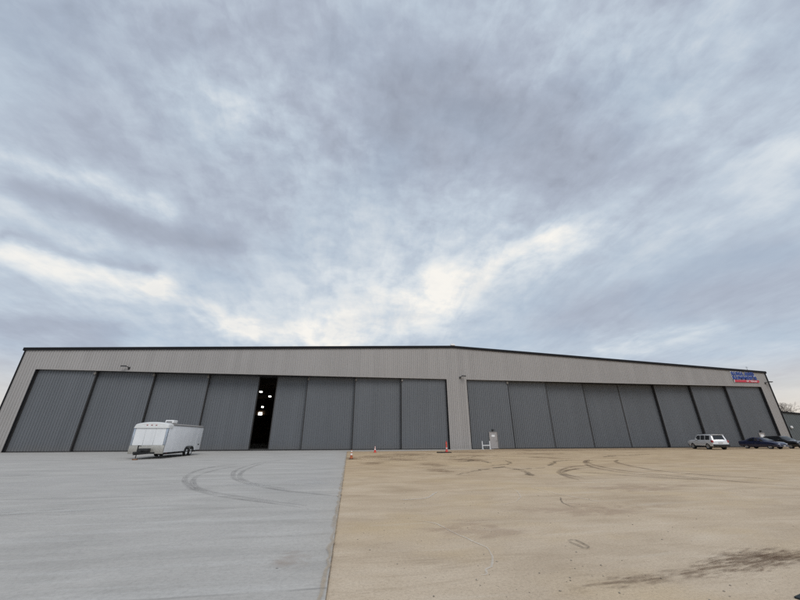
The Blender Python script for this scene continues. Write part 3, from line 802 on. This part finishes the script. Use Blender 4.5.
# dark blue sedan, nose away from the hangar
sed = [(-2.36, .40, .84, .84, .74, .93), (-2.31, .34, .88, .92, .77, 1.00), (-2.20, .28, .90, .95, .78, 1.05), (-1.68, .25, .915, .95, .75, 1.08), (-.95, .23, .925, .94, .59, 1.42), (-.55, .23, .925, .94, .60, 1.475), (.10, .23, .925, .93, .60, 1.48),
       (.38, .23, .925, .92, .60, 1.43), (1.18, .24, .92, .90, .74, 1.02), (1.75, .25, .91, .84, .76, .95), (2.12, .26, .88, .78, .74, .87), (2.30, .28, .84, .68, .70, .76), (2.37, .32, .78, .58, .66, .64)]
sw2 = [[(-1.25, .15), (-.42, .12), (-.42, .88), (-.86, .86)], [(-.34, .12), (.86, .14), (.40, .84), (-.34, .88)]]
T, hw = car('parked_car', (58.5, -5.9, 0), R(-90+3), 'glossy dark blue sedan parked with its nose away from the hangar', sed, M['navycar'], (-1.42, 1.36), .33, .22, sw2, (1.12, .42), (-1.62, -.99), False, 'cars parked at the right end')
add(T, 'front_bumper', M['navycar'], lambda m: m.bevelbox(2.20, 2.44, -.80, .80, .28, .44, .06, 3))
add(T, 'grille', M['black'], lambda m: m.bevelbox(2.37, 2.42, -.42, .42, .44, .56, .015, 1))
for s in (-1, 1):
    add(T, 'headlight', M['lamp'], lambda m: m.bevelbox(2.10, 2.36, min(s*.46, s*.80), max(s*.46, s*.80), .60, .70, .03, 2))
    add(T, 'tail_lamp', M['redlamp'], lambda m: m.bevelbox(-2.38, -2.16, min(s*.5, s*.86), max(s*.5, s*.86), .78, .90, .03, 2))
add(T, 'number_plate', M['plate'], lambda m: m.bevelbox(2.43, 2.455, -.2, .2, .36, .46, .004, 1))

# black crossover beside it, running out of the frame
cro = [(-2.36, .44, .88, .96, .82, 1.05), (-2.31, .38, .91, 1.0, .83, 1.12), (-2.22, .34, .93, 1.02, .80, 1.22), (-1.85, .30, .94, 1.02, .68, 1.55), (-1.5, .29, .945, 1.02, .665, 1.64), (-.4, .28, .945, 1.01, .67, 1.68),
       (.22, .28, .945, 1.00, .67, 1.66), (.40, .28, .945, 1.0, .67, 1.60), (1.18, .29, .94, .98, .78, 1.08), (1.85, .31, .92, .92, .78, 1.02), (2.18, .34, .90, .90, .78, .98), (2.32, .38, .86, .82, .76, .90), (2.37, .42, .82, .72, .72, .80)]
sw3 = [[(-1.62, .14), (-1.05, .12), (-1.05, .86), (-1.45, .80)], [(-.95, .12), (-.28, .12), (-.28, .88), (-.95, .88)], [(-.18, .12), (.84, .14), (.40, .84), (-.18, .88)]]
T, hw = car('parked_car', (63.2, -5.2, 0), R(-90-2), 'black crossover parked behind the sedan and cut off by the frame', cro, M['blackcar'], (-1.38, 1.38), .36, .24, sw3, (1.12, .44), (-2.17, -1.88), True, 'cars parked at the right end')
add(T, 'front_bumper', M['black'], lambda m: m.bevelbox(2.14, 2.40, -.86, .86, .34, .54, .06, 3))
add(T, 'grille', M['chrome'], lambda m: m.bevelbox(2.31, 2.37, -.46, .46, .62, .74, .02, 1))
for s in (-1, 1):
    add(T, 'headlight', M['lamp'], lambda m: m.bevelbox(2.06, 2.34, min(s*.5, s*.84), max(s*.5, s*.84), .76, .88, .03, 2))
    add(T, 'tail_lamp', M['redlamp'], lambda m: m.bevelbox(-2.36, -2.14, min(s*.62, s*.91), max(s*.62, s*.91), .92, 1.12, .03, 2))

# ------------------------------------------------------------------ enclosed trailer
tr = empty('cargo_trailer', (-15.5, -13.0, ZC), 0, 'white enclosed cargo trailer with tandem wheels, parked on the concrete', 'trailer')
W2, Y0, Y1, ZB, ZT = 1.25, -3.7, 3.7, .40, 2.58
def add2(name, mat, f, smooth=40, parent=None, label=None):
    mb = MB(); f(mb); o = mb.build(name, mat, parent or tr, smooth)
    if label: o['label'] = label
    return o
def shell(m):
    m.bevelbox(-W2, W2, Y0+.06, Y1, ZB, ZT, .03, 2)
body = add2('body', M['whiteside'], shell, 40)
# arches are covered by a skirt; crowned roof
def crown(m):
    P = [(-W2-.02, ZT-.02)] + [(W2*1.016*math.sin(t), ZT-.02+.15*math.cos(t)) for t in [R(-90+15*i) for i in range(1, 12)]] + [(W2+.02, ZT-.02)]
    m.prism(P, Y0+.75, Y1+.01)
add2('roof', M['lighttrim'], crown)
def cap(m):
    P = [(-W2-.03, ZT-.30)] + [(W2*1.024*math.sin(t), ZT-.06+.24*math.cos(t)) for t in [R(-90+10*i) for i in range(0, 19)]] + [(W2+.03, ZT-.30)]
    secs = []
    for yy, sc, dz in ((Y0-.07, .93, -.11), (Y0+.0, .97, -.04), (Y0+.22, .995, 0), (Y0+.755, 1.0, 0)):
        secs.append([m.v(x*(sc if z > ZT-.25 else 1), yy, ZT-.3+(z-ZT+.3)*(1+dz/.6)) for x, z in P])
    for A, B in zip(secs, secs[1:]):
        for i in range(len(A)): m.bm.faces.new((A[i], A[(i+1) % len(A)], B[(i+1) % len(A)], B[i]))
    m.bm.faces.new(secs[0][::-1]); m.bm.faces.new(secs[-1])
nose = add2('nose_cap', M['capwhite'], cap, 50)
for dx in (-.34, 0, .34):
    add2('marker_lamp', M['redlamp'], lambda m: m.bevelbox(dx-.06, dx+.06, Y0-.10, Y0-.045, ZT-.10, ZT-.04, .012, 1), parent=nose)
# front skin in three sheets, tread-plate stone guard, bright corner trims
for a, b in ((-1.13, -.38), (-.37, .37), (.38, 1.13)):
    add2('front_panel', M['white'], lambda m: m.bevelbox(a, b, Y0, Y0+.055, 1.0, ZT-.302, .008, 1))
add2('front_seam', M['steel'], lambda m: (m.box(-.378, -.372, Y0+.01, Y0+.05, 1.0, ZT-.31), m.box(.372, .378, Y0+.01, Y0+.05, 1.0, ZT-.31)), None)
add2('stone_guard', M['alu'], lambda m: m.bevelbox(-W2-.02, W2+.02, Y0-.035, Y0+.10, ZB-.03, .995, .02, 2))
for s in (-1, 1):
    add2('corner_trim', M['alutrim'], lambda m: m.bevelbox(min(s*1.14, s*1.275), max(s*1.14, s*1.275), Y0-.012, Y0+.16, 1.0, ZT-.305, .03, 3))
    add2('roof_rail', M['steel'], lambda m: m.bevelbox(min(s*1.2, s*1.285), max(s*1.2, s*1.285), Y0+.77, Y1+.015, ZT-.09, ZT-.005, .01, 1))
    add2('bottom_rail', M['trim'], lambda m: m.bevelbox(min(s*1.2, s*1.275), max(s*1.2, s*1.275), Y0+.14, Y1, ZB-.035, ZB+.045, .01, 1))
    # side sheets: thin vertical seam strips every 1.2 m
    for q in (-2.3, -1.1, .1, 1.3, 2.5):
        add2('seam_strip', M['whiteside'], lambda m: m.box(s*1.25-.004, s*1.25+.004, q-.025, q+.025, ZB+.05, ZT-.10), None)
    # fender over the two wheels
    def fen(m):
        P = [(-.98, .40), (-.90, .62), (-.66, .80), (-.3, .84), (.3, .84), (.70, .80), (.96, .62), (1.04, .40), (.97, .40), (.90, .58), (.66, .745), (.3, .78), (-.3, .78), (-.62, .745), (-.84, .58), (-.91, .40)]
        mm = Matrix.Translation((0, 1.13, 0)) @ Matrix.Rotation(R(90), 4, 'Z')
        A = [m.v(min(s*1.252, s*1.32), 1.13+a, b) for a, b in P]; B = [m.v(max(s*1.252, s*1.32), 1.13+a, b) for a, b in P]
        n = len(P)
        for i in range(n): m.bm.faces.new((A[i], A[(i+1) % n], B[(i+1) % n], B[i]))
        for i in range(n//2):
            j = n-1-i
            if i < n//2-1:
                m.bm.faces.new((A[i], A[i+1], A[j-1], A[j])); m.bm.faces.new((B[j], B[j-1], B[i+1], B[i]))
    add2('fender', M['black'], fen, None)
    add2('wheel_well', M['black'], lambda m: m.box(min(s*1.253, s*1.20), max(s*1.253, s*1.20), .35, 1.98, .34, .74), None)
def twheel(x, y, side):
    m = Matrix.Translation((x, y, .355)) @ Matrix.Rotation(R(90*side), 4, 'Y')
    r, w = .355, .21
    mb = MB(); mb.lathe([(r*.6, -w/2), (r*.92, -w/2), (r, -w/2+.03), (r, w/2-.03), (r*.92, w/2), (r*.62, w/2), (r*.6, w/2-.03), (r*.6, -w/2)], 28, m)
    ty = mb.build('wheel', M['rubber'], tr, 40)
    mb = MB(); mb.lathe([(r*.61, w/2-.02), (r*.56, w/2-.05), (r*.5, w/2-.07), (r*.2, w/2-.03), (0, w/2-.03)], 24, m)
    for i in range(8):
        a = 2*math.pi*i/8; mb.tube(m @ Vector((r*.33*math.cos(a), r*.33*math.sin(a), w/2-.06)), m @ Vector((r*.33*math.cos(a), r*.33*math.sin(a), w/2-.03)), .018, n=6)
    mb.build('rim', M['white'], ty, 40)
for s in (-1, 1):
    for y in (.72, 1.60): twheel(s*1.185, y, s)
add2('axle', M['black'], lambda m: (m.tube((-1.1, .72, .355), (1.1, .72, .355), .05), m.tube((-1.1, 1.60, .355), (1.1, 1.60, .355), .05)))
add2('chassis', M['black'], lambda m: (m.box(-.95, -.85, Y0+.15, Y1-.1, .28, .395), m.box(.85, .95, Y0+.15, Y1-.1, .28, .395), m.box(-.84, .84, -1.0, -.9, .30, .395), m.box(-.84, .84, 2.6, 2.7, .30, .395)), None)
# drawbar with coupler, jack on a block, dark box
def draw(m):
    for s in (-1, 1):
        a, b = Vector((s*.75, Y0+.2, .43)), Vector((s*.06, Y0-1.32, .47)); d = (b-a).normalized(); n = d.cross(Vector((0, 0, 1)))
        for o_ in (0,):
            V = []
            for q in (a, b):
                V.append([m.v(*(q+n*u*.04+Vector((0, 0, w*.055)))) for u, w in ((-1, -1), (1, -1), (1, 1), (-1, 1))])
            for i in range(4): m.bm.faces.new((V[0][i], V[0][(i+1) % 4], V[1][(i+1) % 4], V[1][i]))
            m.bm.faces.new(V[0][::-1]); m.bm.faces.new(V[1])
    m.bevelbox(-.10, .10, Y0-1.60, Y0-1.24, .44, .58, .03, 2)
bar = add2('drawbar', M['black'], draw, None)
def jack(m):
    m.tube((0.0, Y0-1.20, .06), (0.0, Y0-1.20, .60), .032); m.tube((0.0, Y0-1.20, .45), (0.0, Y0-1.20, 1.02), .045)
    m.tube((0.0, Y0-1.20, .99), (.18, Y0-1.24, .99), .016, n=8); m.tube((.18, Y0-1.24, .90), (.18, Y0-1.24, .99), .018, n=8)
jk = add2('jack', M['black'], jack)
add2('jack_pad', M['steel'], lambda m: m.lathe([(.10, .03), (.10, .05), (.035, .07)], 16, Matrix.Translation((0, Y0-1.20, .052))), parent=jk)
add2('tongue_box', M['black'], lambda m: (m.bevelbox(-.36, .40, Y0-.62, Y0-.12, .50, .78, .03, 2), m.bevelbox(-.1, .1, Y0-1.1, Y0-.66, .50, .62, .02, 1)))
blk = empty('wood_block', (-15.5, -13.0+Y0-1.20, ZC), R(12), 'rusty brown block under the jack foot of the white trailer', 'block')
mb = MB(); mb.bevelbox(-.15, .15, -.13, .13, 0, .08, .01, 1); mb.build('timber', M['rust'], blk)
ac = add2('roof_vent', M['signwhite'], lambda m: m.bevelbox(.45, 1.10, Y0+.95, Y0+1.75, ZT+.09, ZT+.36, .05, 3))
add2('vent_louvre', M['steel'], lambda m: m.box(.55, 1.0, Y0+.935, Y0+.948, ZT+.15, ZT+.28), None, parent=ac)
add2('maker_badge', M['trim'], lambda m: m.box(W2+.001, W2+.006, 3.02, 3.35, .88, .98), None)
add2('side_marker', M['redlamp'], lambda m: (m.box(W2+.026, W2+.04, Y0+.5, Y0+.6, ZB-.01, ZB+.03), m.box(W2+.026, W2+.04, Y1-.3, Y1-.2, ZB-.01, ZB+.03)), None)
add2('stair_step', M['black'], lambda m: [m.box(W2-.2, W2+.09, q, q+.22, ZB-.09, ZB-.04) for q in (-2.6, -1.6, -.6)], None)
# raised rear frame
add2('rear_frame', M['steel'], lambda m: (m.bevelbox(-W2-.02, -W2+.10, Y1-.02, Y1+.06, ZB, ZT, .01, 1), m.bevelbox(W2-.10, W2+.02, Y1-.02, Y1+.06, ZB, ZT, .01, 1)))

# ------------------------------------------------------------------ small things by the doors
def cone(x, y, z, h, mat, label, base):
    t = empty('traffic_cone', (x, y, z), R(random.uniform(0, 40)), label, 'traffic cone', 'traffic cones on the dirt')
    b = h*.24
    mb = MB(); mb.bevelbox(-b, b, -b, b, 0, h*.06, .012, 1); mb.build('base', base, t)
    rr_ = lambda q: h*.19*(1-q)+h*.035*q
    mb = MB(); mb.lathe([(rr_(0), h*.06), (rr_(.30), h*.34), (rr_(1), h), (rr_(1)*.6, h+.004), (0, h+.004)], 20); mb.build('cone_body', mat, t, 50)
    for a, c in ((.40, .62), (.74, .92)):
        z0, z1 = h*(.06+.94*a), h*(.06+.94*c)
        mb = MB(); mb.lathe([(rr_(a)+.004, z0), (rr_(c)+.004, z1)], 20); mb.build('reflective_band', M['reflect'], t, 60)
    return t
cone(.68, -19.3, 0, .66, M['orange'], 'dull orange cone with white bands at the seam of concrete and dirt', M['black'])
cone(3.53, -7.9, 0, .66, M['redorange'], 'bright red orange cone with a white top, nearer the hangar doors', M['redorange'])
t = empty('delineator_post', (11.2, -9.9, 0), 0, 'tall red channelizer post with a white band on a black rubber base', 'delineator')
mb = MB(); mb.bevelbox(-1.05, .45, -.4, .4, 0, .09, .03, 2); mb.build('base', M['rubber'], t)
mb = MB(); mb.lathe([(.15, .09), (.13, .2), (.085, .28), (.075, 1.02), (.05, 1.08), (0.0, 1.09)], 18); mb.build('post', M['redorange'], t, 40)
for a, b in ((.40, .52), (.78, .88)):
    mb = MB(); mb.lathe([(.089, a), (.087, b)], 18); mb.build('reflective_band', M['reflect'] if a < .5 else M['orange'], t, 60)
mb = MB(); mb.lathe([(.02, 1.08), (.02, 1.13), (.06, 1.15), (.06, 1.18), (0, 1.19)], 10); mb.build('top_handle', M['redorange'], t, 40)

t = empty('pipe_barrier', (19.55, -.75, .0), 0, 'white pipe frame shaped like an H beside the personnel door', 'barrier')
for s in (-1, 1):
    mb = MB(); mb.tube((s*.54, 0, .0), (s*.54, 0, 1.02), .062, n=14); mb.lathe([(.064, 0), (.06, .03), (0, .045)], 14, Matrix.Translation((s*.54, 0, 1.018))); mb.build('post', M['white'], t, 40)
    mb = MB(); mb.bevelbox(s*.54-.13, s*.54+.13, -.26, .26, .002, .045, .01, 1); mb.build('foot', M['white'], t)
mb = MB(); mb.tube((-.48, 0, .50), (.48, 0, .50), .055, n=14); mb.build('crossbar', M['white'], t, 40)

t = empty('rubber_mat', (5.27, -44.80, 0.002), R(16), 'corner of a dark rubber mat lying on the dirt at the lower right', 'mat')
mb = MB(); mb.bevelbox(-.36, .36, -.26, .26, 0, .018, .006, 2); mb.build('mat_sheet', M['mat'], t)

# ------------------------------------------------------------------ sky
world = bpy.data.worlds.new('World'); scene.world = world; world.use_nodes = True
nt = world.node_tree; nt.nodes.clear(); k = NT(nt)
wout = nt.nodes.new('ShaderNodeOutputWorld'); bg = nt.nodes.new('ShaderNodeBackground')
SUN_EL, SUN_AZ = R(48), R(165)     # azimuth clockwise from +Y (behind the hangar)
sky = k.n('ShaderNodeTexSky', sky_type='NISHITA', sun_disc=False, sun_elevation=SUN_EL, sun_rotation=SUN_AZ)
STR = .10
d = k.coord('Generated'); dx, dy, dz = k.sep(d)
zc = k.math('MAXIMUM', dz, .045)
px, py = k.math('DIVIDE', dx, zc), k.math('DIVIDE', dy, zc)
P = k.comb(px, py, 0)                         # point where the sight line meets the cloud deck
zs = k.math('ADD', k.math('MAXIMUM', dz, 0), .20)   # curved deck: clouds stop shrinking towards the horizon
ux, uy = k.math('DIVIDE', dx, zs), k.math('DIVIDE', dy, zs)
PS = k.comb(ux, uy, 0)
yc = k.math('MAXIMUM', dy, .05)
qx, qz = k.math('DIVIDE', dx, yc), k.math('DIVIDE', dz, yc)
wob = k.n('ShaderNodeTexNoise'); k.put(wob.inputs['Vector'], PS); wob.inputs['Scale'].default_value = 2.6; wob.inputs['Detail'].default_value = 5; wob.inputs['Roughness'].default_value = .60
wv = k.vec('SCALE', k.vec('SUBTRACT', wob.outputs['Color'], (.5, .5, .5)), scale=.20)
Q = k.vec('ADD', k.comb(qx, qz, 0), k.vec('MULTIPLY', wv, (1, .8, 0)))
SEGS = [(-0.045, 0.289, 0.295, 0.456, 0.069, 0.076, 0.85), (0.295, 0.456, 0.797, 0.736, 0.055, 0.064, 0.75), (0.797, 0.736, 2.357, 1.437, 0.085, 0.11, 0.22), (-1.156, 0.863, -0.605, 0.683, 0.035, 0.036, 0.6), (-1.006, 0.482, -0.575, 0.411, 0.027, 0.028, 0.8), (-0.575, 0.411, -0.296, 0.309, 0.023, 0.023, 0.6), (-0.35, 0.297, -0.03, 0.29, 0.03, 0.031, 0.6), (-0.712, 1.274, -0.475, 1.183, 0.089, 0.089, 0.35), (0.855, 0.283, 1.382, 0.372, 0.03, 0.033, 0.4), (-1.081, 0.672, -0.799, 0.556, 0.042, 0.042, 0.35), (1.174, 0.656, 2.171, 1.109, 0.055, 0.067, 0.25), (-1.055, 0.745, -0.401, 0.576, 0.038, 0.039, -0.4), (-1.022, 0.524, -0.607, 0.462, 0.025, 0.025, -0.45), (-0.931, 0.292, -0.651, 0.243, 0.033, 0.034, -0.35), (0.345, 1.476, 0.158, 1.078, 0.238, 0.21, -0.30), (-0.17, 1.704, 0.721, 1.354, 0.295, 0.294, -0.18), (0.89, 1.197, 1.572, 1.061, 0.188, 0.193, -0.2), (-1.024, 0.976, -0.369, 0.761, 0.151, 0.152, -0.15), (0.731, 0.408, 1.922, 0.67, 0.084, 0.103, -0.3), (-1.314, 1.518, -0.816, 1.399, 0.205, 0.209, -0.2), (-0.083, 0.587, 0.471, 0.794, 0.147, 0.167, 0.18), (1.611, 2.189, 2.238, 1.721, 0.437, 0.419, 0.1)]
acc = None
for ax_, az_, bx_, bz_, wa, wb, amt in SEGS + [(-.15, .33, .9, .72, .15, .15, .20), (-1.3, .50, -.2, .34, .13, .09, .22), (.9, .66, 2.3, 1.2, .14, .2, .06), (-.55, .95, .25, .75, .2, .2, .06), (.62, 1.15, 1.0, 1.6, .3, .3, -.12)]:
    wa *= 1.1; wb *= 1.1; amt *= .55 if amt > 0 else .7
    A, B = Vector((ax_, az_, 0)), Vector((bx_, bz_, 0)); L2 = (B-A).length_squared
    rel = k.vec('SUBTRACT', Q, tuple(A))
    t_ = k.math('DIVIDE', k.vec('DOT_PRODUCT', rel, tuple(B-A)), L2, clamp=True)
    perp = k.vec('LENGTH', k.vec('SUBTRACT', rel, k.vec('SCALE', tuple(B-A), scale=t_)))
    w_ = k.math('MULTIPLY_ADD', t_, wb-wa, wa)
    g = k.math('EXPONENT', k.math('MULTIPLY', k.math('POWER', k.math('DIVIDE', perp, w_), 2), -.7))
    g = k.math('MULTIPLY', g, amt)
    acc = g if acc is None else k.math('ADD', acc, g)
front = k.map(dy, .05, .2, 0, 1)
acc = k.math('MULTIPLY', acc, front)
ang = k.math('ARCTAN2', dx, k.math('ADD', dy, .35))
STK = k.comb(k.math('MULTIPLY', ux, 1.9), k.math('MULTIPLY', uy, .80), 3.0)     # wind-drawn streaks running away from the viewer
n_big = k.noise(PS, 1.5, 5, .55, .4)
n_mid = k.noise(STK, 3.0, 6, .56, .5)
n_fine = k.noise(STK, 11, 5, .60, .5)
n_puff = k.noise(k.comb(k.math('ADD', ux, k.math('MULTIPLY', n_mid, .10)), uy, 0), 11.5, 6, .60, .15)
def dev(n, a): return k.math('MULTIPLY', k.math('SUBTRACT', n, .5), a)
high = k.map(dz, .36, .74, .12, .80)
tex = k.math('ADD', k.math('ADD', dev(n_big, .38), dev(n_mid, .36)), k.math('ADD', dev(n_puff, high), dev(n_fine, .16)))
rag = k.map(k.math('ADD', n_mid, dev(n_puff, .5)), .34, .62, .55, 1.1)
val = k.math('ADD', k.map(dz, .25, .95, .56, .51), k.math('ADD', tex, k.math('MULTIPLY', acc, rag)))
cloud = k.ramp(k.math('MULTIPLY', val, .7), [(.12, (.325, .360, .438)), (.28, (.418, .470, .565)), (.42, (.525, .600, .690)), (.57, (.685, .738, .785)), (.86, (.935, .912, .862))])
clear = k.vec('SCALE', sky.outputs[0], scale=.085)
hole = k.map(k.noise(PS, 1.6, 5, .55, .3), .46, .66, 0, .34)
col = k.mix(hole, cloud, k.mix(.55, clear, (.46, .59, .73)))
warm = k.math('MULTIPLY', k.map(dz, .02, .16, 1, 0), k.map(k.math('ABSOLUTE', k.math('SUBTRACT', qx, .2)), .5, 1.2, .25, .85))
col = k.mix(warm, col, (.86, .755, .62))
# brighter cloud behind the photographer, where the sun sits
back = k.map(dy, -.1, -.8, 1.0, 1.25)
col = k.vec('SCALE', col, scale=back)
fin = k.vec('SCALE', col, scale=1/STR)
nt.links.new(fin, bg.inputs[0]); bg.inputs[1].default_value = STR
nt.links.new(bg.outputs[0], wout.inputs[0])

# ------------------------------------------------------------------ sun (veiled by cloud)
ld = bpy.data.lights.new('sun', 'SUN'); ld.energy = 1.4; ld.angle = R(32); ld.color = (1, .965, .91)
lo = bpy.data.objects.new('sun', ld); COL.objects.link(lo); lo.location = (-20, -60, 60)
sd = Vector((math.sin(SUN_AZ)*math.cos(SUN_EL), math.cos(SUN_AZ)*math.cos(SUN_EL), math.sin(SUN_EL)))
lo.rotation_euler = sd.to_track_quat('Z', 'Y').to_euler()

# ------------------------------------------------------------------ camera
F_PX, PIT, ROL, YAW = 331.5876, .391808, -.0016685, .156057
cs, sn = math.cos(YAW), math.sin(YAW)
Rv = Vector((cs, -sn, 0)); Fv = Vector((sn*math.cos(PIT), cs*math.cos(PIT), math.sin(PIT))); Uv = Vector((-sn*math.sin(PIT), -cs*math.sin(PIT), math.cos(PIT)))
cr, sr = math.cos(ROL), math.sin(ROL)
right = Rv*cr + Uv*sr; up = Uv*cr - Rv*sr
cd = bpy.data.cameras.new('camera'); cd.sensor_width = 36; cd.lens = F_PX*36/800; cd.clip_start = .1; cd.clip_end = 8000
co = bpy.data.objects.new('camera', cd); COL.objects.link(co)
m = Matrix.Identity(4)
for i in range(3): m[i][0], m[i][1], m[i][2] = right[i], up[i], -Fv[i]
m.translation = Vector((0, -CAM_D, 1.6)); co.matrix_world = m
scene.camera = co
scene.view_settings.view_transform = 'Standard'; scene.view_settings.look = 'None'; scene.view_settings.exposure = 0; scene.view_settings.gamma = 1
scene.cycles.use_denoising = False; scene.cycles.sample_clamp_indirect = 3
scene.cycles.max_bounces = 4; scene.cycles.caustics_reflective = False; scene.cycles.caustics_refractive = False; scene.cycles.transparent_max_bounces = 16
